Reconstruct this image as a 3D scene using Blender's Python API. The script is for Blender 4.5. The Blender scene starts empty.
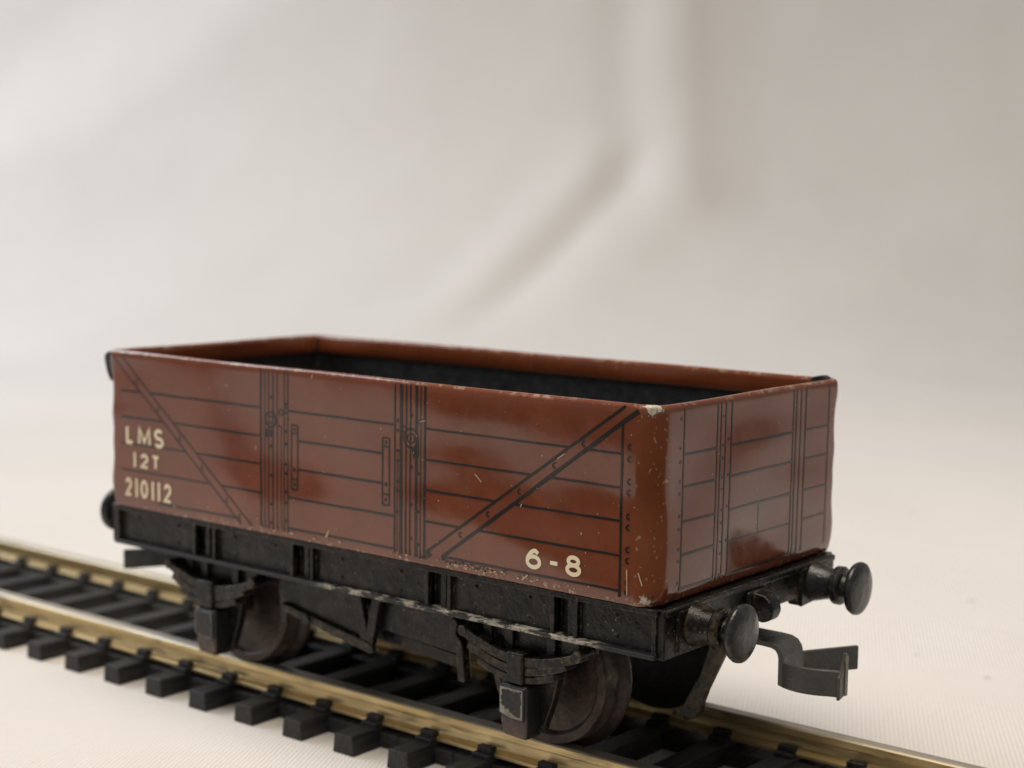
import bpy, bmesh, math, random
from mathutils import Vector, Matrix
random.seed(7)
S = 0.001                       # everything is modelled in millimetres and linked at real size
PI = math.pi
sc = bpy.context.scene
COL = sc.collection

# ------------------------------------------------------------------ materials
class NT:
    """small wrapper for building node trees"""
    def __init__(self, name):
        self.m = bpy.data.materials.new(name); self.m.use_nodes = True
        self.t = self.m.node_tree; self.b = self.t.nodes['Principled BSDF']
        self._tc = None
    def n(self, typ, **kw):
        nd = self.t.nodes.new(typ)
        for k, v in kw.items():
            if k.startswith('i_'):
                key = k[2:]
                key = int(key) if key.isdigit() else key.replace('_', ' ')
                self.put(nd.inputs[key], v)
            else: setattr(nd, k, v)
        return nd
    def put(self, sock, v):
        if isinstance(v, bpy.types.NodeSocket): self.t.links.new(v, sock)
        else:
            if isinstance(v, (tuple, list)) and len(v) == 3 and sock.type == 'RGBA': v = (*v, 1)
            sock.default_value = v
    def coord(self, scale=(1, 1, 1), rot=(0, 0, 0), loc=(0, 0, 0)):
        if self._tc is None: self._tc = self.n('ShaderNodeTexCoord')
        mp = self.n('ShaderNodeMapping')
        self.put(mp.inputs['Vector'], self._tc.outputs['Object'])
        mp.inputs['Scale'].default_value = scale; mp.inputs['Rotation'].default_value = rot; mp.inputs['Location'].default_value = loc
        return mp.outputs['Vector']
    def noise(self, scale, detail=3, rough=.55, vec=None, dist=0):
        nd = self.n('ShaderNodeTexNoise')
        self.put(nd.inputs['Vector'], vec if vec is not None else self.coord())
        nd.inputs['Scale'].default_value = scale; nd.inputs['Detail'].default_value = detail
        nd.inputs['Roughness'].default_value = rough; nd.inputs['Distortion'].default_value = dist
        return nd.outputs['Fac']
    def ramp(self, v, a, b, lo=0., hi=1.):
        nd = self.n('ShaderNodeMapRange'); nd.interpolation_type = 'SMOOTHSTEP'
        self.put(nd.inputs['Value'], v)
        for k, x in zip(('From Min', 'From Max', 'To Min', 'To Max'), (a, b, lo, hi)): nd.inputs[k].default_value = x
        return nd.outputs['Result']
    def math(self, op, a, b=0., c=None):
        nd = self.n('ShaderNodeMath', operation=op)
        self.put(nd.inputs[0], a); self.put(nd.inputs[1], b)
        if c is not None: self.put(nd.inputs[2], c)
        return nd.outputs[0]
    def mix(self, f, a, b):
        nd = self.n('ShaderNodeMix', data_type='RGBA')
        self.put(nd.inputs['Factor'], f); self.put(nd.inputs[6], a); self.put(nd.inputs[7], b)
        return nd.outputs[2]
    def xyz(self, vec=None):
        nd = self.n('ShaderNodeSeparateXYZ'); self.put(nd.inputs[0], vec if vec is not None else self.coord()); return nd.outputs
    def bump(self, h, dist, strength=1., prev=None):
        nd = self.n('ShaderNodeBump'); self.put(nd.inputs['Height'], h)
        nd.inputs['Distance'].default_value = dist * S; nd.inputs['Strength'].default_value = strength
        if prev is not None: self.put(nd.inputs['Normal'], prev)
        return nd.outputs['Normal']
    def edge(self, r, lo=.02, hi=.25):
        """edges of a part, for wear and painted highlights: where the rounded normal leaves the face normal"""
        bv = self.n('ShaderNodeBevel', samples=6); bv.inputs['Radius'].default_value = r * S
        ge = self.n('ShaderNodeNewGeometry')
        d = self.n('ShaderNodeVectorMath', operation='DOT_PRODUCT')
        self.put(d.inputs[0], bv.outputs[0]); self.put(d.inputs[1], ge.outputs['Normal'])
        return self.ramp(self.math('SUBTRACT', 1., d.outputs['Value']), lo, hi)
    def set(self, **kw):
        for k, v in kw.items(): self.put(self.b.inputs[k.replace('_', ' ')], v)
        return self.m

def tin_normal(t):
    w1 = t.noise(.085, 0, .4, t.coord((.7, .7, 1.15), loc=(3.3, 1.2, 4.1)))
    w2 = t.noise(.21, 0, .5, t.coord((.5, .5, 1.1), loc=(7, 3, 5)))
    n1 = t.bump(w1, 1.5, 1.)
    n2 = t.bump(w2, .26, 1., n1)
    return t.bump(t.noise(1.6, 0), .003, 1., n2)

def near_dist(t, p):
    d = t.n('ShaderNodeVectorMath', operation='DISTANCE')
    t.put(d.inputs[0], t.coord()); d.inputs[1].default_value = p
    return d.outputs['Value']

def mat_tin():
    t = NT('lithographed_brown_tinplate')
    x, y, z = t.xyz()
    base = t.mix(t.ramp(t.noise(.22, 4, .6), .3, .7), (.165, .039, .0150), (.210, .054, .0200))
    base = t.mix(t.ramp(t.noise(2.4, 3, .6), .45, .75), base, (.170, .046, .015))
    tan = (.52, .40, .27); steel = (.62, .60, .55)
    # top fold: rubbed paint, with the rim's highlight put into the tan
    topm = t.math('MULTIPLY', t.ramp(z, 31.22, 31.5), t.ramp(t.noise(.9, 4, .7), .48, .62))
    base = t.mix(t.math('MULTIPLY', topm, .5), base, tan)
    # specks on the flats and the rubbed corner
    sp = t.ramp(t.noise(3.1, 1, .4), .775, .80)
    base = t.mix(t.math('MULTIPLY', sp, .8), base, tan)
    cz = t.math('ABSOLUTE', t.math('SUBTRACT', t.math('SUBTRACT', x, y), 48.05))
    corner = t.math('MULTIPLY', t.ramp(cz, .3, 1.0, 1., 0.), t.math('MULTIPLY', t.ramp(x, 30, 32), t.ramp(y, -10, -13)))
    cs = t.math('MULTIPLY', corner, t.ramp(t.noise(3.6, 0, .5, t.coord((1, 1, .8))), .74, .78))
    base = t.mix(t.math('MULTIPLY', cs, .7), base, tan)
    base = t.mix(t.math('MULTIPLY', corner, .35), base, (.26, .085, .03))  # orange highlight down the rounded corner, painted in
    bot = t.math('MULTIPLY', t.ramp(z, 16.3, 15.6), t.ramp(t.noise(1.7, 4, .7), .56, .66))
    base = t.mix(t.math('MULTIPLY', bot, .8), base, tan)
    k1 = t.ramp(t.math('ADD', near_dist(t, (33.35, -14.75, 31.5)), t.math('MULTIPLY', t.noise(1.9, 3, .7), 2.2)), 1.72, 1.84, 1., 0.)
    k2 = t.ramp(t.math('ADD', near_dist(t, (33.1, -15.0, 15.8)), t.math('MULTIPLY', t.noise(2.3, 3, .7), 2.8)), 1.75, 1.9, 1., 0.)
    k = t.math('MAXIMUM', k1, k2)
    base = t.mix(k, base, t.mix(t.ramp(t.noise(2.2, 2), .45, .55), tan, steel))
    nrm = t.bump(k, .10, 1., tin_normal(t))
    rough = t.math('ADD', t.ramp(t.noise(.5, 5, .7), .3, .8, .12, .24), t.math('MULTIPLY', k, .25))
    return t.set(Base_Color=base, Roughness=rough, Normal=nrm, IOR=1.68)

def mat_print(name, col, wear, rg=.3, sp=.5):
    t = NT(name)
    c = t.mix(t.ramp(t.noise(1.3, 4, .65), .55, .75), col, wear)
    return t.set(Base_Color=c, Roughness=rg, Normal=tin_normal(t), Specular_IOR_Level=sp)

def mat_plain(name, col, rough, metal=0., bump=.0, bscale=2., col2=None):
    t = NT(name)
    c = t.mix(t.ramp(t.noise(.8, 4, .65), .35, .7), col, col2 or tuple(min(1, x * 1.5) for x in col))
    kw = dict(Base_Color=c, Roughness=t.ramp(t.noise(1.1, 3), .3, .7, rough - .07, rough + .08), Metallic=metal)
    if bump: kw['Normal'] = t.bump(t.noise(bscale, 4, .6), bump)
    return t.set(**kw)

def mat_cast(name, base=(.0062, .0060, .0060), amount=.7, worn=(.24, .22, .18), rub=(.040, .029, .017), rubamt=.55, spec=.32, rs=.35):
    """black enamel over grey die-cast metal, chipped along edges, rubbed brownish in places"""
    t = NT(name)
    n = t.noise(1.4, 5, .7)
    c = t.mix(t.math('MULTIPLY', t.ramp(t.noise(rs, 4, .65), .44, .66), rubamt), base, rub)
    ed = t.edge(.24, .01, .16)
    c = t.mix(t.math('MULTIPLY', ed, .55), c, (.062, .056, .047))                       # lit edges painted in as a paler tone
    e = t.math('MULTIPLY', ed, t.ramp(n, .52, .60))
    c = t.mix(t.math('MULTIPLY', e, amount), c, worn)
    dust = t.ramp(t.noise(1.0, 5, .75, t.coord((1, 1, 1), loc=(9, 2, 4))), .52, .72)
    c = t.mix(t.math('MULTIPLY', dust, .20), c, (.075, .066, .054))
    sp = t.ramp(t.noise(3.4, 2, .5), .70, .74)
    c = t.mix(t.math('MULTIPLY', sp, .75), c, (.28, .24, .17))
    r = t.ramp(t.noise(.9, 4), .3, .7, .20, .42)
    nrm = t.bump(t.noise(3.5, 4, .6), .03, 1., t.bump(t.noise(.7, 3), .12))
    return t.set(Base_Color=c, Roughness=r, Normal=nrm, Specular_IOR_Level=spec)

def mat_worn(name, z0, z1, thr, col=(.30, .275, .225), base=(.02, .019, .018), xr=None):
    """enamel worn through to bare casting in ragged patches"""
    t = NT(name)
    x, y, z = t.xyz()
    n = t.noise(.75, 6, .72, t.coord((.6, 1, 1.6)))
    k = t.ramp(n, thr, thr + .04)
    if xr: k = t.math('MULTIPLY', k, t.math('MULTIPLY', t.ramp(x, xr[0] - 4, xr[0]), t.ramp(x, xr[1] + 3, xr[1])))
    c = t.mix(k, base, t.mix(t.ramp(t.noise(2.2, 4), .4, .6), col, tuple(v * .55 for v in col)))
    return t.set(Base_Color=c, Roughness=.5, Normal=t.bump(k, .05, -1., t.bump(t.noise(3., 3), .04)))

def mat_axlebox():
    t = NT('axlebox_casting')
    x, y, z = t.xyz()
    k = t.math('MULTIPLY', t.ramp(t.math('ABSOLUTE', y), 14.6, 14.9), t.ramp(z, 3.9, 3.3))
    c = t.mix(t.ramp(t.noise(1.5, 4), .4, .7), (.055, .033, .028), (.10, .065, .05))
    c = t.mix(k, (.009, .0085, .0085), c)
    c = t.mix(t.math('MULTIPLY', t.edge(.2), .5), c, (.2, .17, .14))
    return t.set(Base_Color=c, Roughness=.42, Normal=t.bump(t.noise(2.5, 4), .05))

def mat_rail():
    t = NT('nickel_brass_rail')
    st = t.noise(.5, 5, .65, t.coord((.12, 1.6, 2.4)))
    c = t.mix(t.ramp(st, .35, .65), (.64, .48, .23), (.80, .64, .36))
    c = t.mix(t.ramp(t.noise(.25, 4, .6, t.coord((.5, 1, 2))), .55, .72), c, (.26, .21, .13))
    x, y, z = t.xyz()
    c = t.mix(t.ramp(z, 4.30, 4.46), c, t.mix(t.ramp(st, .35, .65), (.46, .42, .35), (.62, .57, .48)))
    r = t.math('ADD', t.ramp(t.noise(.8, 4, .6, t.coord((.1, 2, 2))), .3, .7, .28, .42), t.ramp(z, 4.30, 4.46, 0., .17))
    return t.set(Base_Color=c, Metallic=.72, Roughness=r, Normal=t.bump(t.noise(1.2, 3, .6, t.coord((.08, 2, 2))), .05))

def mat_sleeper():
    t = NT('black_moulded_plastic')
    oi = t.n('ShaderNodeObjectInfo'); va = t.n('ShaderNodeVectorMath', operation='ADD')
    t.put(va.inputs[0], t.coord((2.4, .13, 1.))); t.put(va.inputs[1], t.math('MULTIPLY', oi.outputs['Random'], 90.))
    g = t.noise(1.7, 4, .6, va.outputs[0])
    c = t.mix(t.ramp(g, .35, .7), (.012, .012, .013), (.036, .034, .033))
    return t.set(Base_Color=c, Roughness=.55, Normal=t.bump(g, .16), Specular_IOR_Level=.45)

def mat_wheel():
    t = NT('dull_brown_wheel_metal')
    c = t.mix(t.ramp(t.noise(.7, 5, .7), .35, .68), (.024, .017, .014), (.068, .044, .034))
    c = t.mix(t.math('MULTIPLY', t.ramp(t.noise(3.3, 3), .6, .7), .5), c, (.02, .016, .014))
    x, y, z = t.xyz()
    ay = t.math('ABSOLUTE', y)
    nr = t.n('ShaderNodeNewGeometry'); nn = t.xyz(nr.outputs['Normal'])
    tread = t.math('MULTIPLY', t.math('MULTIPLY', t.ramp(ay, 7.9, 8.3), t.ramp(ay, 9.8, 9.3)), t.ramp(t.math('ABSOLUTE', nn[1]), .5, .2))
    c = t.mix(t.math('MULTIPLY', tread, t.ramp(t.noise(1.1, 4, .7), .3, .7, .1, .7)), c, (.17, .15, .13))
    e = t.math('MULTIPLY', t.edge(.15), t.ramp(t.noise(1.2, 4), .4, .6))
    c = t.mix(t.math('MULTIPLY', e, .85), c, (.30, .25, .19))
    return t.set(Base_Color=c, Roughness=t.ramp(t.noise(1.5, 4), .3, .7, .32, .5), Metallic=.35, Normal=t.bump(t.noise(2.2, 4, .6), .05))

def mat_cloth():
    t = NT('white_ribbed_cotton')
    v = t.coord(rot=(0, 0, math.radians(-27)))           # ribs run along local y after the turn
    w = t.n('ShaderNodeTexWave', wave_type='BANDS', bands_direction='X', wave_profile='SIN')
    t.put(w.inputs['Vector'], v); w.inputs['Scale'].default_value = .70; w.inputs['Distortion'].default_value = 1.1
    w.inputs['Detail'].default_value = 2; w.inputs['Detail Scale'].default_value = 1.3
    thread = t.noise(.9, 3, .6, t.coord((2.2, .5, 1), rot=(0, 0, math.radians(-27))))
    c = t.mix(t.ramp(t.noise(.012, 3, .5), .3, .7), (.77, .735, .70), (.81, .775, .735))
    c = t.mix(t.math('MULTIPLY', t.ramp(thread, .4, .8), .10), c, (.55, .50, .46))
    c = t.mix(t.math('MULTIPLY', t.ramp(w.outputs['Fac'],   .1, .6, 1., 0.), .11), c, (.55, .50, .46))
    for (px, py, r, a) in ((20, 83.6, .9, .35), (35.7, 50.3, .55, .6), (25.7, 53.9, .45, .5), (-13.3, 137.3, 1.2, .2), (20.9, 60.9, .5, .2)):
        d = t.math('ADD', near_dist(t, (px, py, -4.48)), t.math('MULTIPLY', t.noise(1.5, 3), r * .9))
        c = t.mix(t.ramp(d, r * .8, r * 1.5, a, 0.), c, (.20, .18, .16))
    h = t.math('ADD', w.outputs['Fac'], t.math('MULTIPLY', thread, .6))
    nrm = t.bump(t.noise(.02, 3, .5), 2.2, 1.)
    nrm = t.bump(h, .058, 1., nrm)
    return t.set(Base_Color=c, Roughness=.9, Normal=nrm, Specular_IOR_Level=.15, Sheen_Weight=.15)

M = dict(
    tin=mat_tin(),
    ink=mat_print('printed_black_ink', (.013, .009, .007), (.034, .018, .012), .24, .62),
    cream=mat_print('printed_cream_ink', (.98, .86, .60), (.90, .75, .48)),
    inside=mat_plain('bare_black_inside', (.010, .010, .011), .5, bump=.05, col2=(.030, .030, .032)),
    cast=mat_cast('black_enamelled_casting'),
    cast_scuffed=mat_cast('scuffed_black_casting', amount=.9, rubamt=.8, rub=(.075, .055, .028), rs=1.3),
    flange=mat_worn('worn_casting_edge', 0, 0, .49, col=(.44, .40, .33), base=(.014, .013, .012), xr=(-1, 27)),
    cover=mat_cast('worn_axlebox_front', base=(.020, .021, .021), amount=1., worn=(.40, .37, .31), rub=(.03, .03, .03)),
    back=mat_plain('shaded_wheel_back', (.010, .009, .008), .5, bump=.05),  # wheel backs painted black for the shade under the wagon
    boxred=mat_axlebox(),
    buffer=mat_cast('worn_buffer_black', base=(.018, .019, .021), amount=.9, rub=(.06, .055, .045), rubamt=.4, worn=(.30, .26, .18), rs=.9, spec=.6),
    coupling=mat_cast('dark_grey_coupling_steel', base=(.095, .098, .096), amount=.6, rub=(.060, .058, .05), rubamt=.5, worn=(.25, .24, .20)),
    trip=mat_cast('scuffed_coupling_tail', base=(.030, .029, .026), amount=.9, rub=(.16, .11, .05), rubamt=.95, worn=(.36, .30, .19), rs=.9),
    rail=mat_rail(), sleeper=mat_sleeper(), wheel=mat_wheel(), cloth=mat_cloth(),
)

# ------------------------------------------------------------------ mesh helpers (all in millimetres)
def link(name, bm, mats, parent=None, bevel=0., seg=2, smooth=True, angle=32):
    me = bpy.data.meshes.new(name)
    bmesh.ops.recalc_face_normals(bm, faces=bm.faces) if bevel >= 0 else None
    if smooth:
        for f in bm.faces: f.smooth = True
    bm.to_mesh(me); bm.free()
    for m in (mats if isinstance(mats, (list, tuple)) else [mats]): me.materials.append(m)
    o = bpy.data.objects.new(name, me); COL.objects.link(o)
    if parent: o.parent = parent
    else: o.scale = (S, S, S)
    if bevel > 0:
        b = o.modifiers.new('round', 'BEVEL'); b.width = bevel; b.segments = seg; b.limit_method = 'ANGLE'
        b.angle_limit = math.radians(angle); b.harden_normals = True
    elif smooth:
        me.set_sharp_from_angle(angle=math.radians(angle))
    return o
def tag(o, label=None, cat=None, kind=None, group=None):
    if label: o['label'] = label
    if cat: o['category'] = cat
    if kind: o['kind'] = kind
    if group: o['group'] = group
    return o
def empty(name, loc=(0, 0, 0)):
    o = bpy.data.objects.new(name, None); COL.objects.link(o)
    o.location = [v * S for v in loc]; o.scale = (S, S, S); o.empty_display_size = 5
    return o
def box(bm, x0, x1, y0, y1, z0, z1, mi=0):
    v = [bm.verts.new((x, y, z)) for x in (x0, x1) for y in (y0, y1) for z in (z0, z1)]
    for q in ((0, 1, 3, 2), (4, 6, 7, 5), (0, 4, 5, 1), (2, 3, 7, 6), (0, 2, 6, 4), (1, 5, 7, 3)):
        f = bm.faces.new([v[i] for i in q]); f.material_index = mi
def prism(bm, pts, axis, a, b, mi=0):
    """extrude a 2-D outline along axis ('x': pts are (y,z); 'y': (x,z); 'z': (x,y))"""
    def P(p, t): return (t, p[0], p[1]) if axis == 'x' else (p[0], t, p[1]) if axis == 'y' else (p[0], p[1], t)
    A = [bm.verts.new(P(p, a)) for p in pts]; B = [bm.verts.new(P(p, b)) for p in pts]
    n = len(pts)
    fs = [bm.faces.new(A), bm.faces.new(B[::-1])]
    for i in range(n): fs.append(bm.faces.new((A[i], B[i], B[(i + 1) % n], A[(i + 1) % n])))
    for f in fs: f.material_index = mi
def ribbon(bm, path, th, axis, a, b, mi=0):
    """a bent strip: 2-D centre line given thickness th, extruded along axis between a and b"""
    L, R = [], []
    for i, p in enumerate(path):
        p0 = path[max(0, i - 1)]; p1 = path[min(len(path) - 1, i + 1)]
        d = Vector((p1[0] - p0[0], p1[1] - p0[1])).normalized(); n = Vector((-d.y, d.x)) * th / 2
        L.append((p[0] + n.x, p[1] + n.y)); R.append((p[0] - n.x, p[1] - n.y))
    prism(bm, L + R[::-1], axis, a, b, mi)
def lathe(bm, prof, c, axis='x', n=40, mi=0, cap=True):
    """prof: (t along axis, radius) list around centre c"""
    rings = []
    for t, r in prof:
        ring = []
        for k in range(n):
            a = 2 * PI * k / n
            if axis == 'x': p = (c[0] + t, c[1] + r * math.cos(a), c[2] + r * math.sin(a))
            else: p = (c[0] + r * math.cos(a), c[1] + t, c[2] + r * math.sin(a))
            ring.append(bm.verts.new(p))
        rings.append(ring)
    for A, B in zip(rings, rings[1:]):
        for k in range(n):
            f = bm.faces.new((A[k], A[(k + 1) % n], B[(k + 1) % n], B[k])); f.material_index = mi
    if cap:
        bm.faces.new(rings[0]).material_index = mi; bm.faces.new(rings[-1][::-1]).material_index = mi
def smooth_path(pts, n=8):
    """Catmull-Rom through 2-D points"""
    out = []
    P = [pts[0]] + list(pts) + [pts[-1]]
    for i in range(1, len(P) - 2):
        for k in range(n):
            t = k / n
            q = []
            for a in range(2):
                p0, p1, p2, p3 = P[i - 1][a], P[i][a], P[i + 1][a], P[i + 2][a]
                q.append(.5 * (2 * p1 + (p2 - p0) * t + (2 * p0 - 5 * p1 + 4 * p2 - p3) * t * t + (3 * p1 - p0 - 3 * p2 + p3) * t ** 3))
            out.append(tuple(q))
    out.append(tuple(pts[-1]))
    return out

# ------------------------------------------------------------------ the wagon
HX, HY, ZB, ZT = 34.15, 15.2, 15.4, 31.62
wagon = empty('open_wagon')
tag(wagon, 'reddish brown tinplate open toy wagon with cream lettering and black underframe, standing on rails', 'toy wagon')

def body():
    bm = bmesh.new()
    # perimeter, counter-clockwise from above, starting on the near side
    per = []
    def seg(p, q, n, part):
        for k in range(n): per.append((p[0] + (q[0] - p[0]) * k / n, p[1] + (q[1] - p[1]) * k / n, part))
    def arc(cx, cy, r, a0, a1, n):
        for k in range(n + 1):
            a = math.radians(a0 + (a1 - a0) * k / n)
            per.append((cx + r * math.cos(a), cy + r * math.sin(a), 'c'))
    rn, ro = 2.1, .9
    seg((-HX + ro + .01, -HY), (HX - rn - .01, -HY), 60, 's')
    arc(HX - rn, -HY + rn, rn, -90, 0, 12)
    seg((HX, -HY + rn + .01), (HX, HY - ro - .01), 26, 's')
    arc(HX - ro, HY - ro, ro, 0, 90, 7)
    seg((HX - ro - .01, HY), (-HX + ro + .01, HY), 60, 's')
    arc(-HX + ro, HY - ro, ro, 90, 180, 7)
    seg((-HX, HY - ro - .01), (-HX, -HY + ro + .01), 26, 's')
    arc(-HX + ro, -HY + ro, ro, 180, 270, 7)
    n = len(per)
    nrm = []
    for i in range(n):
        a, b = per[i - 1], per[(i + 1) % n]
        d = Vector((b[0] - a[0], b[1] - a[1])).normalized(); nrm.append(Vector((d.y, -d.x)))
    # profile: (inset, z, tone)  tone 0 = brown, 1 = black inside
    prof = [(.62, ZB - .04, 0), (.42, ZB + .03, 0), (.30, ZB + .15, 0), (.20, ZB + .35, 0), (.12, ZB + .6, 0), (.06, ZB + .9, 0), (.02, ZB + 1.2, 0)]
    nz = 32
    for k in range(nz + 1): prof.append((0., ZB + 1.5 + (ZT - .35 - ZB - 1.5) * k / nz, 0))
    prof += [(.05, ZT - .17, 0), (.17, ZT - .05, 0), (.36, ZT, 0), (.55, ZT - .05, 0), (.67, ZT - .17, 0), (.72, ZT - .4, 0),
             (.74, ZT - 1.2, 0), (.74, ZT - 1.9, 0), (.66, ZT - 2.05, 0), (.42, ZT - 2.05, 1), (.42, ZB + 1.0, 1), (1.2, ZB + .9, 1)]
    def wob(z):      # scalloped corner folds
        s = 0
        for zc, a, w in ((30.6, .85, 1.5), (25.1, .38, 1.1), (22.0, .2, .9), (18.0, .55, 1.5)): s += a * math.exp(-((z - zc) / w) ** 2)
        return .62 * (s - .15)
    grid = []
    for (px, py, part), nn in zip(per, nrm):
        colv = []
        for ins, z, tone in prof:
            if z < ZB + 1.4: ins = ins * (1 - .6 * abs(nn.y))
            x, y = px - nn.x * ins, py - nn.y * ins
            if px > 30 and py > HY - 2.5: y += wob(z) * min(1, max(0, (py - HY + 2.5) / 2.0)) * (.95 if ins < .4 else .3)
            if py < -10 and px < -HX + 1.2: x -= wob(z) * min(1, (-HX + 1.2 - px) / 1.0) * (1. if ins < .4 else .2)
            # a hand-bent top edge: barely perceptible waviness
            if z > 29: z = z + .03 * math.sin(px * .21 + py * .3) * (z - 29) / 2.6
            colv.append(bm.verts.new((x, y, z)))
        grid.append(colv)
    top = next(i for i, p in enumerate(prof) if p[1] == ZT)
    for i in range(n):
        j = (i + 1) % n
        for k in range(len(prof) - 1):
            f = bm.faces.new((grid[i][k], grid[j][k], grid[j][k + 1], grid[i][k + 1]))
            dark = prof[k][2] or prof[k + 1][2]
            cornered = per[i][2] == 'c' and per[j][2] == 'c'
            if cornered and k > top + 2: dark = 1                      # the open mitre of the folded hem
            if cornered and per[i][0] > 30 and per[i][1] > 0 and k > top - 1: dark = 1
            if per[i][2] == 'c' and per[i][0] < -33 and per[i][1] < 0 and (-HX + .45 if prof[k][1] > 28.6 else -HX + .16) > per[i][0]: dark = 1   # raw edge of the end sheet
            f.material_index = 1 if dark else 0
    # --- printed decoration, a film of ink on the sheet
    E = .018
    def side_quad(pts, mi=2):
        f = bm.faces.new([bm.verts.new((x, -HY - E, z)) for x, z in pts]); f.material_index = mi
    def end_quad(pts, mi=2):
        f = bm.faces.new([bm.verts.new((HX + E, y, z)) for y, z in pts]); f.material_index = mi
    lift = [0]
    def stroke(quad, a, b, w, mi=2):
        nonlocal E
        if mi == 2: lift[0] += 1; E = .010 + .0004 * (lift[0] % 75)
        # slightly uneven printed rule
        L = math.hypot(b[0] - a[0], b[1] - a[1]); m = max(1, int(L / 1.6))
        dx, dz = (b[0] - a[0]) / L, (b[1] - a[1]) / L
        pts = []
        for k in range(m + 1):
            t = k / m; j = random.uniform(-.018, .018); ww = w * .50 * random.uniform(.86, 1.14)
            pts.append(((a[0] + (b[0] - a[0]) * t, a[1] + (b[1] - a[1]) * t), j, ww))
        for (p, j, w0), (q, j2, w1) in zip(pts, pts[1:]):
            quad([(p[0] + dz * (w0 + j), p[1] - dx * (w0 + j)), (q[0] + dz * (w1 + j2), q[1] - dx * (w1 + j2)),
                  (q[0] - dz * (w1 - j2), q[1] + dx * (w1 - j2)), (p[0] - dz * (w0 - j), p[1] + dx * (w0 - j))], mi)
    def ring(quad, cx, cz, r, w, n=22, a0=0, a1=360):
        nonlocal E
        lift[0] += 1; E = .010 + .0004 * (lift[0] % 75)
        for k in range(n):
            a, b = math.radians(a0 + (a1 - a0) * k / n), math.radians(a0 + (a1 - a0) * (k + 1) / n)
            quad([(cx + (r - w / 2) * math.cos(a), cz + (r - w / 2) * math.sin(a)), (cx + (r + w / 2) * math.cos(a), cz + (r + w / 2) * math.sin(a)),
                  (cx + (r + w / 2) * math.cos(b), cz + (r + w / 2) * math.sin(b)), (cx + (r - w / 2) * math.cos(b), cz + (r - w / 2) * math.sin(b))])
    def dot(quad, cx, cz, r):
        nonlocal E
        lift[0] += 1; E = .010 + .0004 * (lift[0] % 75)
        quad([(cx + r * math.cos(2 * PI * k / 10), cz + r * math.sin(2 * PI * k / 10)) for k in range(10)])
    def cdot(quad, cx, cz): ring(quad, cx, cz, .2, .15, 8, 60, 300)
    s, e = side_quad, end_quad
    W = .21
    PL = (27.58, 24.85, 22.14, 19.34)
    def diagx(a, b, z): return a[0] + (b[0] - a[0]) * (z - a[1]) / (b[1] - a[1])
    # left panel diagonal strap and rules
    d1, d2 = ((-33.5, 31.0), (-14.0, 15.9)), ((-32.2, 31.2), (-12.5, 15.95))
    stroke(s, *d1, .2); stroke(s, *d2, .2)
    for z in PL:
        xa, xb = diagx(*d1, z), diagx(*d2, z)
        stroke(s, (-32.2, z - .05), (xa, z), W); stroke(s, (xb, z), (-11.2, z), W)
    stroke(s, (-26.5, 16.35), (diagx(*d1, 16.4), 16.4), W)
    for z in (28.6, 26.0, 23.4, 20.8, 18.0, 16.6): cdot(s, (diagx(*d1, z) + diagx(*d2, z)) / 2, z)
    for k in (-.3, .3): stroke(s, (-32.4 - k * .2, 27.0 + k), (-32.2 - k * .2, 27.0 + k), .15)
    # left post with hinge
    for x, w in ((-11.1, .28), (-10.55, .16), (-10.05, .17), (-9.45, .2), (-8.85, .16), (-7.9, .15), (-7.42, .17)):
        stroke(s, (x, 31.25), (x, 15.95), w)
    for a, b in (((-8.3, 26.0), (-8.3, 16.2)),): stroke(s, a, b, .13)
    ring(s, -9.75, 26.55, .72, .2); ring(s, -9.75, 26.55, .33, .16)
    stroke(s, (-10.25, 25.6), (-10.25, 24.8), .6); stroke(s, (-9.7, 25.6), (-9.7, 24.9), .3)
    ring(s, -8.3, 27.35, .28, .15, 12); ring(s, -7.65, 27.6, .25, .14, 10)
    stroke(s, (-8.9, 26.0), (-8.3, 26.0), .15)
    for z in (28.2, 25.6, 24.4, 22.5, 21.6, 19.8, 18.8, 17.0):
        dot(s, -7.68, z, .17)
    for z in (28.7, 24.0, 21.2, 18.4, 16.6): dot(s, -9.72, z, .16)
    # door
    for z in PL[:1] + PL[3:]: stroke(s, (-7.4, z), (6.25, z), W)
    for z in PL[1:3]: stroke(s, (-6.0, z), (4.75, z), W)
    stroke(s, (-7.3, 16.35), (6.2, 16.35), .2)
    for x0, x1 in ((-6.92, -6.08), (4.78, 5.62)):
        for x in (x0, x1): stroke(s, (x, 20.2), (x, 26.3), .17)
        for z in (20.2, 21.2, 25.5, 26.3): stroke(s, (x0, z), (x1, z), .15)
        dot(s, (x0 + x1) / 2, 22.1, .2); dot(s, (x0 + x1) / 2, 20.7, .16); dot(s, (x0 + x1) / 2, 25.9, .16)
    # right post with hinge
    for x, w in ((6.28, .15), (7.02, .34), (7.62, .16), (8.12, .15), (8.85, .36), (9.35, .16), (9.85, .3)):
        stroke(s, (x, 31.3), (x, 15.95), w)
    stroke(s, (6.6, 25.0), (6.6, 16.2), .13)
    ring(s, 8.2, 26.55, .85, .2); ring(s, 8.2, 26.55, .42, .16); dot(s, 8.2, 26.55, .12)
    stroke(s, (8.5, 25.75), (8.8, 24.8), .5); stroke(s, (9.0, 26.4), (9.0, 25.0), .3)
    for z in (28.0, 27.1, 25.3, 24.4, 22.5, 21.7, 19.8): dot(s, 6.62, z, .17)
    for z in (28.6, 24.0, 20.6, 17.6): dot(s, 8.25, z, .18); dot(s, 9.1, z - .5, .16)
    ring(s, 7.35, 27.3, .25, .14, 10)
    # right panel
    d3, d4 = ((10.3, 16.75), (31.05, 31.45)), ((11.9, 16.4), (32.25, 31.15))
    stroke(s, *d3, .26); stroke(s, *d4, .34)
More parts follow.
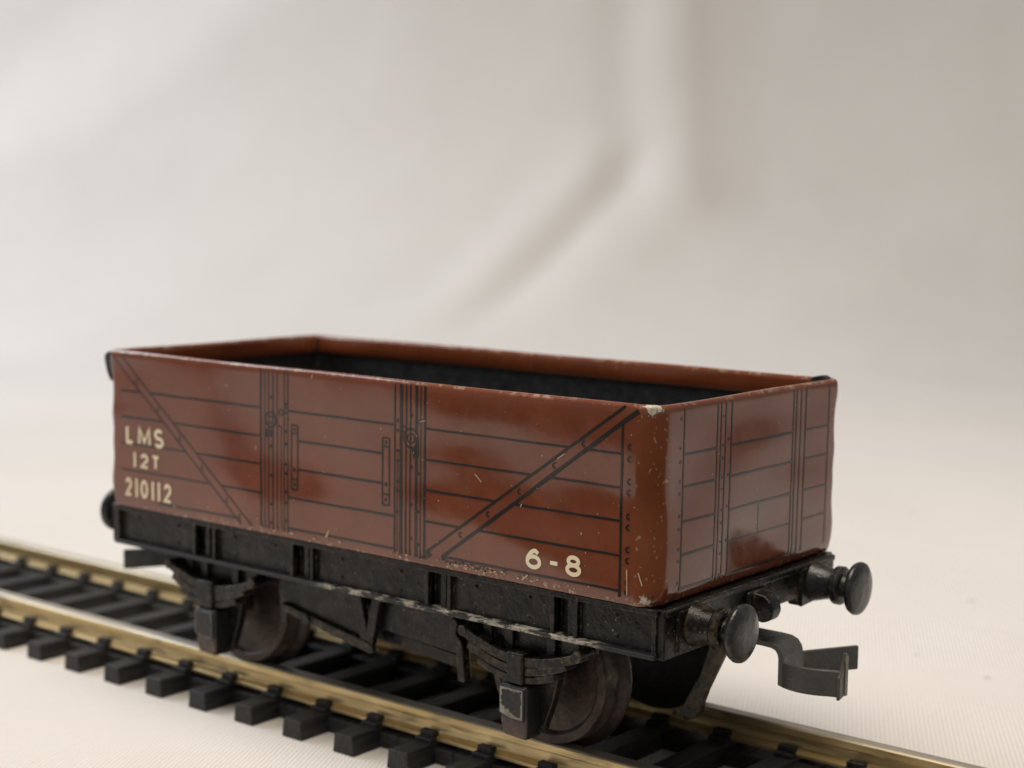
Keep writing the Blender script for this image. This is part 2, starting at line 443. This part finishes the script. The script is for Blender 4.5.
    stroke(s, (31.0, 30.2), (32.3, 31.15), .34); stroke(s, (10.05, 16.7), (10.6, 16.3), .5)
    for z in PL:
        xa, xb = diagx(*d3, z), diagx(*d4, z)
        stroke(s, (9.95, z), (xa, z), .2); stroke(s, (xb, z), (30.7, z), .2)
    stroke(s, (11.9, 16.45), (30.7, 16.45), .2); stroke(s, (30.8, 30.0), (30.8, 15.95), .24)
    for z in (28.0, 25.9, 23.3, 20.9, 18.7): cdot(s, (diagx(*d3, z) + diagx(*d4, z)) / 2, z)
    for z in (28.2, 27.2, 25.4, 24.5, 22.6, 21.7, 19.9, 19.0, 17.2, 16.4): cdot(s, 31.55, z)
    # end panel
    for y, w in ((-11.35, .2), (-6.25, .17), (-5.72, .15), (-4.95, .16), (-4.0, .2), (6.65, .2), (7.2, .2), (8.0, .17), (8.9, .2), (13.3, .15)):
        stroke(e, (y, 31.2), (y - .15, 16.3), w)
    for z in (27.44, 24.8, 21.95, 19.25, 16.45):
        stroke(e, (-11.4, z), (-6.35, z), .2)
        if z > 17: stroke(e, (8.95, z), (13.25, z), .17)
        stroke(e, (-4.05, z), (6.6, z), .2)
    stroke(e, (.82, 21.95), (.8, 19.25), .22)
    for z in (30.4, 28.0, 26.9, 25.3, 24.3, 22.5, 21.4, 19.8, 18.8, 17.0): dot(e, -11.85, z, .17); dot(e, -5.35, z - .4, .13)
    for z in (28.0, 25.0, 22.3, 19.4): dot(e, -4.45, z, .15)
    # --- lettering from pen strokes
    def arcp(cx, cz, rx, rz, a0, a1, n=14): return [(cx + rx * math.cos(math.radians(a0 + (a1 - a0) * k / n)), cz + rz * math.sin(math.radians(a0 + (a1 - a0) * k / n))) for k in range(n + 1)]
    def glyph(ch):
        if ch == 'L': return [[(0, 1), (0, 0), (1, 0)]]
        if ch == 'M': return [[(0, 0), (.04, 1), (.5, .12), (.96, 1), (1, 0)]]
        if ch == 'S': return [arcp(.5, .745, .46, .255, 35, 270, 14) + arcp(.5, .25, .5, .25, 90, -150, 14)[1:]]
        if ch == '1': return [[(.5, 0), (.5, 1)]]
        if ch == 'T': return [[(0, 1), (1, 1)], [(.5, 1), (.5, 0)]]
        if ch == '2': return [arcp(.5, .70, .46, .30, 170, -28, 14) + [(.0, .0), (1, 0)]]
        if ch == '0': return [arcp(.5, .5, .5, .5, 0, 360, 26)]
        if ch == '6': return [arcp(.5, .32, .5, .32, 0, 360, 24), smooth_path([(.86, .84), (.62, .99), (.3, .86), (.05, .55), (.0, .32)], 6)]
        if ch == '8': return [arcp(.5, .27, .5, .27, 0, 360, 24), arcp(.5, .77, .41, .23, 0, 360, 24)]
        if ch == '-': return [[(0, .5), (1, .5)]]
    def pen(path, w, closed):
        n = len(path); Ls, Rs = [], []
        for i, p in enumerate(path):
            if closed: a, b = path[(i - 1) % (n - 1)], path[(i + 1) % (n - 1)]
            else: a, b = path[max(0, i - 1)], path[min(n - 1, i + 1)]
            d0 = Vector((p[0] - a[0], p[1] - a[1])); d1_ = Vector((b[0] - p[0], b[1] - p[1]))
            d0 = d0.normalized() if d0.length > 1e-6 else d1_.normalized(); d1_ = d1_.normalized() if d1_.length > 1e-6 else d0
            t = (d0 + d1_).normalized() if (d0 + d1_).length > 1e-6 else d0
            nn = Vector((-t.y, t.x)); k = min(1.7, 1 / max(.35, nn.dot(Vector((-d0.y, d0.x)))))
            Ls.append((p[0] + nn.x * w / 2 * k, p[1] + nn.y * w / 2 * k)); Rs.append((p[0] - nn.x * w / 2 * k, p[1] - nn.y * w / 2 * k))
        for i in range(n - 1): side_quad([Rs[i], Rs[i + 1], Ls[i + 1], Ls[i]], 3)
    lay = [0]
    def write(ch, x0, x1, z0, z1, w):
        for g in glyph(ch):
            nonlocal E
            lay[0] += 1; E = .046 + .002 * (lay[0] % 4)
            path = [(x0 + w / 2 + (x1 - x0 - w) * a, z0 + w / 2 + (z1 - z0 - w) * b) for a, b in g]
            if ch == '1' : path = [((x0 + x1) / 2, z0), ((x0 + x1) / 2, z1)]
            pen(path, w, len(path) > 3 and abs(path[0][0] - path[-1][0]) + abs(path[0][1] - path[-1][1]) < 1e-4)
    for ch, a, b in (('L', -31.42, -30.2), ('M', -29.5, -27.45), ('S', -26.95, -25.42)): write(ch, a, b, 22.05, 24.02, .38)
    for ch, a, b in (('1', -30.3, -29.8), ('2', -29.15, -27.85), ('T', -27.35, -26.1)): write(ch, a, b, 19.7, 21.25, .34)
    for ch, a, b in (('2', -31.62, -30.55), ('1', -30.0, -29.6), ('0', -29.15, -27.98), ('1', -27.4, -27.0), ('1', -26.45, -26.05), ('2', -25.5, -24.3)): write(ch, a, b, 16.58, 18.52, .33)
    for ch, a, b in (('6', 21.25, 22.9), ('8', 25.4, 27.0)): write(ch, a, b, 16.9, 18.68, .36)
    write('-', 23.65, 24.75, 17.45, 18.0, .34)
    # scratches through the print
    E = .056
    for a, b, w in (((15.6, 24.2), (16.35, 23.6), .11), ((24.4, 26.5), (25.1, 27.0), .09), ((31.5, 18.3), (31.55, 16.2), .10), ((33.0, 17.2), (32.6, 18.2), .10),
                    ((-4.2, 30.9), (-4.1, 31.3), .12), ((20.6, 22.0), (20.75, 22.25), .1),
                    ((26.9, 20.5), (27.0, 20.7), .1), ((-2.3, 16.2), (-1.9, 16.9), .16), ((20.9, 15.8), (21.5, 16.3), .12), ((-16.2, 29.4), (-15.7, 29.25), .1),
                    ((-11.8, 23.4), (-11.75, 23.8), .09), ((4.55, 27.0), (4.65, 27.15), .12), ((9.2, 28.1), (9.9, 28.3), .07), ((-24.0, 16.4), (-23.7, 16.3), .12)):
        stroke(side_quad, a, b, w, 4)
    for k in range(46):
        x, z = random.uniform(-30, 33), random.uniform(15.8, 31.2)
        if random.random() < .5: x = random.uniform(8, 33)
        r = random.uniform(.025, .07)
        side_quad([(x + r * random.uniform(.6, 1.3) * math.cos(2 * PI * q / 6), z + r * random.uniform(.6, 1.3) * math.sin(2 * PI * q / 6)) for q in range(6)], 4)
    for k in range(70):                                              # chipped band along the foot of the side
        x, z = random.gauss(15.6, 1.9), random.gauss(16.0, .11)
        if random.random() < .35: x = random.uniform(-12, 33); z = random.gauss(15.9, .12)
        r = random.uniform(.03, .10)
        side_quad([(x + 1.7 * r * random.uniform(.4, 1.5) * math.cos(2 * PI * q / 7), z + r * random.uniform(.4, 1.3) * math.sin(2 * PI * q / 7)) for q in range(7)], 4)
    for k in range(16):                                              # dark scuffs there too
        x, z = random.gauss(14.2, 3.), random.gauss(16.1, .12)
        r = random.uniform(.06, .14)
        side_quad([(x + 1.5 * r * random.uniform(.4, 1.5) * math.cos(2 * PI * q / 7), z + r * random.uniform(.4, 1.3) * math.sin(2 * PI * q / 7)) for q in range(7)], 2)
    # inside floor
    f = bm.faces.new([bm.verts.new(p) for p in ((-HX + .5, -HY + .5, ZB + .9), (HX - .5, -HY + .5, ZB + .9), (HX - .5, HY - .5, ZB + .9), (-HX + .5, HY - .5, ZB + .9))]); f.material_index = 1
    o = link('body', bm, [M['tin'], M['inside'], M['ink'], M['cream'], M['chip']], wagon, bevel=-1, angle=40)
    bm = bmesh.new()                                                 # raw folded ends of the sheet at two corners
    prism(bm, smooth_path([(-33.95, 31.45), (-34.6, 31.35), (-35.15, 30.9), (-35.0, 29.9), (-34.6, 28.9), (-34.1, 28.3)], 4), 'y', -15.0, -13.9)
    link('corner_fold', bm, M['inside'], o, bevel=.12); bm = bmesh.new()
    prism(bm, smooth_path([(31.6, 31.4), (32.1, 31.7), (32.9, 31.85), (33.4, 31.65), (33.5, 31.3)], 4), 'y', 14.0, 14.9)
    link('corner_fold', bm, M['inside'], o, bevel=.12)
    return o
M['bare'] = mat_cast('bare_grey_metal', base=(.30, .285, .25), worn=(.45, .43, .38), rub=(.16, .14, .11), rubamt=.8)
M['added_table'] = mat_plain('added_dark_table', (.035, .026, .020), .6)
M['chip'] = mat_plain('bared_tan_primer', (.50, .38, .24), .4, col2=(.62, .50, .36))
body()

# --- underframe
SOL_T, SOL_B = 15.3, 11.3
SLOTS = ((-21.4, -18.8), (-7.3, -5.0), (9.9, 12.1), (23.9, 25.9))
def solebar(sg):
    bm = bmesh.new()
    Y = lambda v: sg * v
    def b(x0, x1, ya, yb, z0, z1, mi=0): box(bm, x0, x1, min(Y(ya), Y(yb)), max(Y(ya), Y(yb)), z0, z1, mi)
    b(-33.9, 34.05, 12.9, 13.75, SOL_B + .1, SOL_T - .1)
    xs = [-33.9] + [v for s in SLOTS for v in s] + [34.05]
    for i in range(0, len(xs), 2):
        b(xs[i], xs[i + 1], 13.6, 14.2, SOL_B + .3, SOL_T - .45)
        for q in (xs[i], xs[i + 1] - .4): b(q, q + .4, 13.7, 14.7, SOL_B + .28, SOL_T - .43)
        m = max(1, int((xs[i + 1] - xs[i]) / 5))
        for k in range(m):                                           # cast rivet heads
            for zz in (12.4, 14.1):
                xx = xs[i] + (xs[i + 1] - xs[i]) * (k + .5) / m
                lathe(bm, [(sg * 14.15, .22), (sg * 14.3, .2), (sg * 14.36, .1)], (xx, 0, zz), axis='y', n=10)
    for x0, x1 in SLOTS: b(x0 + 1.15, x0 + 1.75, 13.6, 14.3, SOL_B + .3, SOL_T - .4)
    b(-34.0, 34.2, 13.0, 14.85, SOL_T - .5, SOL_T)
    o = link('solebar', bm, M['cast'], wagon, bevel=.14)
    bm = bmesh.new()
    ya, yb = Y(13.0), Y(15.0)
    box(bm, -33.9, 34.1, min(ya, yb), max(ya, yb), SOL_B - .1, SOL_B + .3)
    link('bottom_flange', bm, M['flange'], o, bevel=.1)
for sg in (-1, 1): solebar(sg)

bm = bmesh.new(); box(bm, -33.8, 33.9, -12.9, 12.9, 13.4, 15.2); 
for sg in (-1, 1): box(bm, -27., 26., min(sg * 11.0, sg * 11.5), max(sg * 11.0, sg * 11.5), 9.4, 13.5)  # inner side plates added to block bright gaps behind the springs
link('chassis_floor', bm, M['cast'], wagon, bevel=.1)

def hull(sx):
    bm = bmesh.new()
    prism(bm, [(-14.5, SOL_T), (14.2, SOL_T), (14.2, 11.6), (7.6, 11.6), (6.9, 12.35), (-6.9, 12.35), (-7.6, 11.2), (-14.5, 11.2)], 'x', sx * 33.7, sx * 34.75)
    box(bm, min(sx * 34.7, sx * 34.95), max(sx * 34.7, sx * 34.95), -14.4, 14.1, 14.75, 15.28)
    for y in (-10.2, 10.2):                                          # buffer pads
        prism(bm, [(y - 2.5, 14.95), (y + 2.4, 14.95), (y + 2.4, 11.75), (y - 2.5, 11.5)], 'x', sx * 34.6, sx * 35.0)
    return link('headstock', bm, M['cast'], wagon, bevel=.12)
for sx in (1, -1): hull(sx)

def buffer(sx, y):
    c = (0, y, 13.45)
    bm = bmesh.new()
    prof = [(34.9, 1.85), (35.3, 1.75), (36.3, 1.45), (36.9, 1.35), (37.0, 1.6), (37.2, 1.75), (37.7, 1.75), (37.9, 1.55), (37.95, 1.05), (39.0, .95)]
    lathe(bm, [(sx * t, r) for t, r in prof], c)
    o = link('buffer', bm, M['cast_scuffed'] if (sx > 0 and y < 0) else M['buffer'], wagon, bevel=0, angle=35)
    bm = bmesh.new()
    prof = [(38.75, 1.0), (38.8, 1.9), (38.95, 2.28), (39.2, 2.4), (39.45, 2.36), (39.62, 2.1), (39.78, 1.5), (39.86, .8), (39.88, .15)]
    lathe(bm, [(sx * t, r) for t, r in prof], c, n=48)
    link('buffer_head', bm, M['buffer'], o, angle=60)
for sx in (1, -1):
    for y in (-10.2, 10.2): buffer(sx, y)

def drawhook(sx):
    bm = bmesh.new()
    box(bm, min(sx * 34.6, sx * 35.15), max(sx * 34.6, sx * 35.15), -1.9, 1.3, 12.6, 14.6)
    prism(bm, [(34.9, 14.5), (36.1, 14.35), (36.8, 13.8), (37.0, 13.0), (36.7, 12.25), (36.0, 11.9), (35.3, 12.0), (34.9, 12.6)], 'y', -1.2, .5)
    lathe(bm, [(-.45, .55), (.45, .55)], (35.6, 1.0, 12.9), axis='y', n=16)
    if sx < 0:
        for v in bm.verts:
            if v.co.x > 0: v.co.x = -v.co.x
    link('drawhook', bm, M['cast'], wagon, bevel=.38, seg=3)
for sx in (1, -1): drawhook(sx)

def coupling(sx):
    bm = bmesh.new()
    # flat arm that turns down at its end
    ribbon(bm, [(24, 9.95), (35.6, 9.95), (36.5, 9.9), (37.0, 9.72), (37.3, 9.35), (37.42, 8.9), (37.45, 6.5)], .5, 'y', -.35, 3.3)
    # hook: a curved front plate with a flared lip, and a straight rear plate
    ribbon(bm, smooth_path([(37.2, .25), (37.8, -.15), (38.6, -.42), (39.6, -.52), (40.8, -.3), (41.9, .2), (42.7, .45)], 5), .45, 'z', 6.4, 8.65)
    prism(bm, [(-.15, 6.25), (.75, 6.45), (1.25, 10.05), (.8, 10.2), (.3, 8.7), (-.2, 8.2)], 'x', 42.65, 42.95)
    R = smooth_path([(36.95, 2.9), (37.2, 4.2), (38.1, 5.9), (39.2, 7.8), (39.95, 9.1)], 5)
    ribbon(bm, R, .42, 'z', 6.45, 8.6)
    for v in bm.verts: v.co.x, v.co.y = sx * v.co.x, sx * v.co.y
    o = link('coupling_hook', bm, M['coupling'], wagon, bevel=.11, angle=40)
    bm = bmesh.new()
    prism(bm, [(42.93, 6.5), (43.03, 6.5), (43.03, 9.9), (42.93, 9.9)], 'y', .72, 1.2)
    for v in bm.verts: v.co.x, v.co.y = sx * v.co.x, sx * v.co.y
    link('pale_lip', bm, M['bare'], o, bevel=.02)  # paler strip down the edge of the lip
    bm = bmesh.new()
    prism(bm, [(31.6, 9.9), (33.5, 9.9), (31.35, 5.3), (30.9, 4.0), (30.75, 3.2), (30.1, 2.55), (29.4, 2.25), (27.75, 2.45), (27.95, 2.95), (29.0, 3.6), (29.5, 4.6), (30.6, 6.6)], 'y', -2.3, -1.5)
    for v in bm.verts: v.co.x, v.co.y = sx * v.co.x, sx * v.co.y
    link('trip_tail', bm, M['trip'], o, bevel=.15, angle=40)
for sx in (1, -1): coupling(sx)

# --- axleguards, springs, axleboxes
AX = (19.7, -19.4)
def axleguard(cx, sg):
    wide = .7 if cx < 0 else 0.
    cx -= .4 if cx < 0 else 0.
    bm = bmesh.new()
    pts = [(cx - 6.2, 11.4), (cx - 5.5, 9.4), (cx - 4.0, 8.0), (cx - 2.6, 6.0), (cx - 1.6, 2.2), (cx + 1.9, 2.0), (cx + 3.1, 5.2), (cx + 3.7, 7.8), (cx + 5.4, 9.4), (cx + 6.2, 11.4)]
    prism(bm, pts, 'y', sg * 12.2, sg * 13.1)
    for dx in (-3.9, -1.5, 3.1): box(bm, cx + dx - .5, cx + dx + .5, min(sg * 12.6, sg * 13.6), max(sg * 12.6, sg * 13.6), 8.2, 11.4)
    g = link('axleguard', bm, M['cast'], wagon, bevel=.12)
    # leaf spring: three stacked leaves, each an arc, with rolled eyes
    bm = bmesh.new()
    def leaf(x0, x1, z0, zm, th, y0, y1):
        P = []
        for k in range(15):
            u = -1 + 2 * k / 14
            x = (x0 + x1) / 2 + (x1 - x0) / 2 * u
            P.append((x, zm + (z0 - zm) * abs(u) ** 1.8))
        ribbon(bm, P, th, 'y', y0, y1)
    a, b_ = sorted((sg * 13.1, sg * 14.7))
    leaf(cx - 5.6, cx + 6.8, 9.95, 8.5, .8, a, b_)
    leaf(cx - 5.2, cx + 5.4, 9.0, 7.62, .78, a + .04, b_ - .04)
    leaf(cx - 4.1, cx + 4.2, 7.75, 6.82, .62, a + .08, b_ - .08)
    for x, z in ((cx - 5.75, 10.1), (cx + 6.7, 10.1)): lathe(bm, [(sg * 12.9, .5), (sg * 14.85, .5)], (x, 0, z), axis='y', n=14)
    link('leaf_spring', bm, M['cast_scuffed'], g, bevel=.1)
    bm = bmesh.new(); box(bm, cx - .65 - wide, cx + 1.15, min(sg * 12.9, sg * 15.0), max(sg * 12.9, sg * 15.0), 6.5, 9.3)
    link('spring_buckle', bm, M['cast'], g, bevel=.22)
    # axlebox
    bm = bmesh.new()
    prism(bm, [(cx - 1.25, 6.45), (cx + 1.6, 6.45), (cx + 1.65, 2.9), (cx + 1.6, 1.75), (cx - .85, 1.9), (cx - 1.2, 3.0)], 'y', sg * 12.2, sg * 14.95)
    x = link('axlebox', bm, M['boxred'], g, bevel=.25)
    bm = bmesh.new()
    prism(bm, [(cx - 1.15, 6.35), (cx + 1.5, 6.35), (cx + 1.5, 3.35), (cx - .1, 3.45), (cx - 1.15, 3.75)], 'y', sg * 14.8, sg * 15.2)
    cv = link('axlebox_cover', bm, M['cover'], x, bevel=.18)
    # enamel rubbed off round the rim of the cover
    bm = bmesh.new()
    big = cx > 0
    R_ = random.Random(3 if big else 5)
    outl = [(cx - 1.06, 3.95), (cx - 1.06, 6.2), (cx + 1.38, 6.2), (cx + 1.4, 3.6), (cx + .1, 3.6)]
    fr = []
    for q0, q1 in zip(outl, outl[1:] + outl[:1]):
        m = 9
        for k in range(m): fr.append((q0[0] + (q1[0] - q0[0]) * k / m, q0[1] + (q1[1] - q0[1]) * k / m))
    mid = (cx + .17, 4.9); n_ = len(fr)
    inn = []
    for q in fr:
        k = R_.uniform(.06, .2) if big else R_.uniform(.02, .07)
        if big and q[1] < 4.6 and q[0] < cx + .6: k = R_.uniform(.22, .55)
        inn.append((q[0] + (mid[0] - q[0]) * k, q[1] + (mid[1] - q[1]) * k))
    V0 = [bm.verts.new((q[0], sg * 15.212, q[1])) for q in fr]; V1 = [bm.verts.new((q[0], sg * 15.212, q[1])) for q in inn]
    for k in range(n_): bm.faces.new((V0[k], V0[(k + 1) % n_], V1[(k + 1) % n_], V1[k]))
    link('bare_metal_rim', bm, M['bare'], x, smooth=False)
for cx in AX:
    for sg in (-1, 1): axleguard(cx, sg)

def wheelset(cx):
    bm = bmesh.new(); lathe(bm, [(-14.2, .6), (-13.6, 1.0), (13.6, 1.0), (14.2, .6)], (cx, 0, 6.3), axis='y', n=20)
    a = link('axle', bm, M['wheel'], wagon, bevel=.1)
    for sg in (-1, 1):
        bm = bmesh.new()
        prof = [(7.0, .9), (7.0, 6.95), (7.12, 7.12), (7.35, 7.15), (7.6, 6.95), (7.85, 6.5), (8.05, 6.36), (9.75, 6.27), (9.9, 6.15), (9.92, 5.5), (9.75, 5.3), (9.45, 5.15), (9.4, 2.2), (9.55, 1.7), (9.8, 1.4), (9.8, .9)]
        lathe(bm, [(sg * t, r) for t, r in prof], (cx, 0, 6.3), axis='y', n=72)
        for f_ in bm.faces:
            if abs(sum(v.co.y for v in f_.verts) / len(f_.verts)) < 7.05: f_.material_index = 1
        link('wheel', bm, [M['wheel'], M['back']], a, angle=30)
for cx in AX: wheelset(cx)

def brakegear(sg):
    bm = bmesh.new()
    a, b_ = sorted((sg * 12.1, sg * 12.7))
    prism(bm, [(-10.3, 11.4), (-1.2, 11.4), (.1, 6.2), (-10.3, 7.8)], 'y', a, b_)                       # stamped plate behind the lever
    prism(bm, [(1.2, 11.4), (12.6, 11.4), (12.6, 8.9), (11.6, 6.9), (1.9, 7.6)], 'y', a + sg * -.5, b_ + sg * -.5)
    prism(bm, [(-11.6, 11.4), (-10.2, 11.4), (-10.35, 6.2), (-11.2, 5.9)], 'y', a + .1, b_ + .1)          # brake block by the left wheel
    g = link('brake_gear', bm, M['cast'], wagon, bevel=.12)
    bm = bmesh.new()
    prism(bm, [(-1.35, 11.4), (-.1, 11.4), (.85, 7.6), (1.7, 11.4), (2.7, 11.4), (1.55, 6.1), (.2, 6.1)], 'y', sg * 12.4, sg * 13.1)
    link('brake_hanger', bm, M['cast'], g, bevel=.1)
    bm = bmesh.new()
    prism(bm, [(-10.4, 8.3), (-10.4, 7.5), (1.3, 5.35), (1.9, 5.5), (1.75, 6.1), (.9, 6.45)], 'y', sg * 12.55, sg * 13.25)
    lathe(bm, [(sg * 12.6, .55), (sg * 13.5, .45)], (-6.8, 0, 7.2), axis='y', n=14)
    link('brake_lever', bm, M['cast_scuffed'], g, bevel=.14)
    bm = bmesh.new()
    ribbon(bm, [(-.5, 6.9), (10.6, 5.9)], 1.25, 'y', sg * 10.6, sg * 11.2)
    link('push_rod', bm, M['cast'], g, bevel=.12)
    bm = bmesh.new()
    ribbon(bm, smooth_path([(12.0, 10.9), (11.9, 9.2), (12.6, 8.2), (12.75, 6.6), (12.9, 5.0)], 4), .85, 'y', sg * 12.6, sg * 13.6)
    lathe(bm, [(sg * 12.6, .55), (sg * 13.95, .5)], (12.2, 0, 10.3), axis='y', n=14)
    link('brake_shoe', bm, M['cast_scuffed'], g, bevel=.14)
for sg in (-1, 1): brakegear(sg)

# ------------------------------------------------------------------ track
track = empty('model_railway_track', (0, 0, -4.48))
tag(track, 'straight model railway track, brassy rails on black plastic sleepers, under the brown wagon', 'railway track')
def rail(sg):
    bm = bmesh.new()
    y0 = 8.25 if sg > 0 else -8.25
    c = sg * 9.05
    z = 4.48
    hw, ww, fw = .8, .24, 1.15
    prof = [(c - fw, z - 2.54), (c + fw, z - 2.54), (c + fw, z - 2.22), (c + ww + .1, z - 1.95), (c + ww, z - 1.75), (c + ww, z - 1.0), (c + hw, z - .78), (c + hw, z - .16), (c + hw - .18, z),
            (c - hw + .18, z), (c - hw, z - .16), (c - hw, z - .78), (c - ww, z - 1.0), (c - ww, z - 1.75), (c - ww - .1, z - 1.95), (c - fw, z - 2.22)]
    prism(bm, prof, 'x', -190, 78)
    link('rail', bm, M['rail'], track, bevel=.06)
for sg in (-1, 1): rail(sg)
def sleeper_mesh():
    bm = bmesh.new()
    prism(bm, [(-1.35, 0.02), (1.35, 0.02), (1.15, 1.9), (-1.15, 1.9)], 'y', -14.55, 14.55)
    for c in (-9.05, 9.05):
        for d in (-1, 1):
            box(bm, -1.0, 1.0, c + d * 1.45 - .6, c + d * 1.45 + .6, 1.85, 2.3)
            box(bm, -.85, .85, c + d * 1.05 - .42, c + d * 1.05 + .42, 2.25, 2.85)
    for c in (-8.6, 8.6): box(bm, -PITCH / 2 + .02, PITCH / 2 - .02, c - 2.2, c + 2.2, .01, 1.5)  # webs joining the sleepers, widened to hide bright cloth in the dark gaps
    return bm
PITCH, X0 = 6.925, -49.2
first = link('sleeper', sleeper_mesh(), M['sleeper'], track, bevel=.12)
idx = [i for i in range(-20, 19)]
first.location.x = X0 + PITCH * idx[0]
for i in idx[1:]:
    o = first.copy(); COL.objects.link(o); o.parent = track; o.location.x = X0 + PITCH * i

# ------------------------------------------------------------------ the cloth: table and sweep behind
CAM = Vector((102.976, -120.534, 47.125)); YAW, PIT, ROL, FPX = 2.2410, -.1100, .0140, 1617.27
CAM_R = None
def cloth():
    bm = bmesh.new()
    f = Vector((math.cos(YAW), math.sin(YAW))); r = Vector((f.y, -f.x))
    O = Vector((CAM.x, CAM.y))
    T0, R = 470., 190.
    rows = []
    s_list = []
    s = 98.
    while s < 980: s_list.append(s); s += 9 if s < T0 - 30 else 4.
    a_list = [-560 + 5.0 * k for k in range(225)]
    def sm(x): return x * x * (3 - 2 * x) if 0 < x < 1 else (0 if x <= 0 else 1)
    for s in s_list:
        row = []
        for a in a_list:
            if s < T0: t, z, nt, nz = s, 0, 0, 1
            elif s < T0 + R * PI / 2:
                th = (s - T0) / R; t, z, nt, nz = T0 + R * math.sin(th), R * (1 - math.cos(th)), -math.sin(th), math.cos(th)
            else: t, z, nt, nz = T0 + R, R + s - T0 - R * PI / 2, -1, 0
            u = s - T0                                                # arc length up the sweep
            d = 0.
            if u > -40:
                up = sm((u - 120) / 40.)
                # upright fold, right of the middle
                x = (a - 62 - (u - 150) * .01)
                d += 2.0 * up * math.exp(-(abs(x) / (9.5 if x > 0 else 14.)) ** 3)
                d -= 1.0 * up * math.exp(-((x + 20) / 10.) ** 2)
                d -= 2.8 * up * sm((x - 2) / 34.) * sm((260 - x) / 200.)
                # crease running down to the left from the foot of the fold
                p0, p1 = Vector((46, 172)), Vector((-22, 62))
                q = Vector((a, u)) - p0; ax = (p1 - p0); L = ax.length; ax = ax / L
                al, ac = q.dot(ax), q.x * ax.y - q.y * ax.x
                env = sm((al + 15) / 35.) * sm((L + 20 - al) / 70.)
                d += 2.3 * env * math.exp(-((ac - 10) / 11.) ** 2)
                d -= 1.8 * env * math.exp(-((ac + 3) / 5.5) ** 2)
                d += 1.5 * env * math.exp(-((ac + 22) / 14.) ** 2)
                # broad slack swell at upper left
                p0, p1 = Vector((-60, 300)), Vector((-190, 190))
                q = Vector((a, u)) - p0; ax = (p1 - p0).normalized(); ac = q.x * ax.y - q.y * ax.x
                d -= 7. * sm((u - 90) / 90.) * sm((ac + 30) / 60.)
                d += 2.0 * math.sin(a * .021 + u * .009) * sm((u - 40) / 120.)
            x, y = O.x + f.x * (t + nt * d) + r.x * a, O.y + f.y * (t + nt * d) + r.y * a
            row.append(bm.verts.new((x, y, -4.48 + z + nz * d)))
        rows.append(row)
    for A, B in zip(rows, rows[1:]):
        for k in range(len(a_list) - 1): bm.faces.new((A[k], A[k + 1], B[k + 1], B[k]))
    o = link('backdrop', bm, M['cloth'], None, bevel=-1, angle=180)
    return tag(o, kind='structure', label='white ribbed cotton cloth spread under the track and swept up behind it in soft folds')
cloth()
bm = bmesh.new()
box(bm, -700, 500, -500, 700, -25, -6.0)  # unseen dark slab, added to darken reflections in the wagon side
tag(link('added_table', bm, M['added_table'], None, bevel=1.), kind='structure', label='unseen dark surface added under the cloth to darken reflections')

# ------------------------------------------------------------------ camera
ry, rp, rr = YAW, PIT, ROL
fw = Vector((math.cos(rp) * math.cos(ry), math.cos(rp) * math.sin(ry), math.sin(rp)))
rt = Vector((math.sin(ry), -math.cos(ry), 0)); upv = rt.cross(fw)
r2 = rt * math.cos(rr) + upv * math.sin(rr); u2 = -rt * math.sin(rr) + upv * math.cos(rr)
cam = bpy.data.cameras.new('camera'); co = bpy.data.objects.new('camera', cam); COL.objects.link(co)
mw = Matrix((r2, u2, -fw)).transposed().to_4x4(); mw.translation = CAM * S
co.matrix_world = mw
cam.sensor_width = 36; cam.sensor_fit = 'HORIZONTAL'; cam.lens = 36 * FPX / 1024
cam.clip_start = .002; cam.clip_end = 20
cam.dof.use_dof = True
cam.dof.focus_distance = (Vector((26, -15, 20)) - CAM).dot(fw) * S
cam.dof.aperture_fstop = cam.lens / 1.6          # an iris about 1.6 mm wide
sc.camera = co

# ------------------------------------------------------------------ light: a soft lamp overhead, cool window light from the left
def area(name, loc, target, size, watts, col, size_y=None):
    l = bpy.data.lights.new(name, 'AREA'); l.energy = watts; l.color = col; l.size = size * S
    if size_y: l.shape = 'RECTANGLE'; l.size_y = size_y * S
    o = bpy.data.objects.new(name, l); COL.objects.link(o); o.location = Vector(loc) * S
    o.rotation_euler = (Vector(target) - Vector(loc)).to_track_quat('-Z', 'Y').to_euler()
    return o
lamp = area('ceiling_lamp', (40, -85, 520), (5, 40, 0), 320, 1.22, (1, .89, .75))
lamp.data.spread = math.radians(128)
area('window_light', (-640, -60, 400), (-200, 300, 60), 420, 3.3, (.82, .89, 1.))
w = bpy.data.worlds.new('World'); sc.world = w; w.use_nodes = True
w.node_tree.nodes['Background'].inputs[0].default_value = (1., .96, .90, 1); w.node_tree.nodes['Background'].inputs[1].default_value = .22
sc.view_settings.view_transform = 'Standard'; sc.view_settings.look = 'None'
sc.view_settings.exposure = 0; sc.view_settings.gamma = 1
sc.cycles.max_bounces = 8
sc.cycles.use_denoising = True
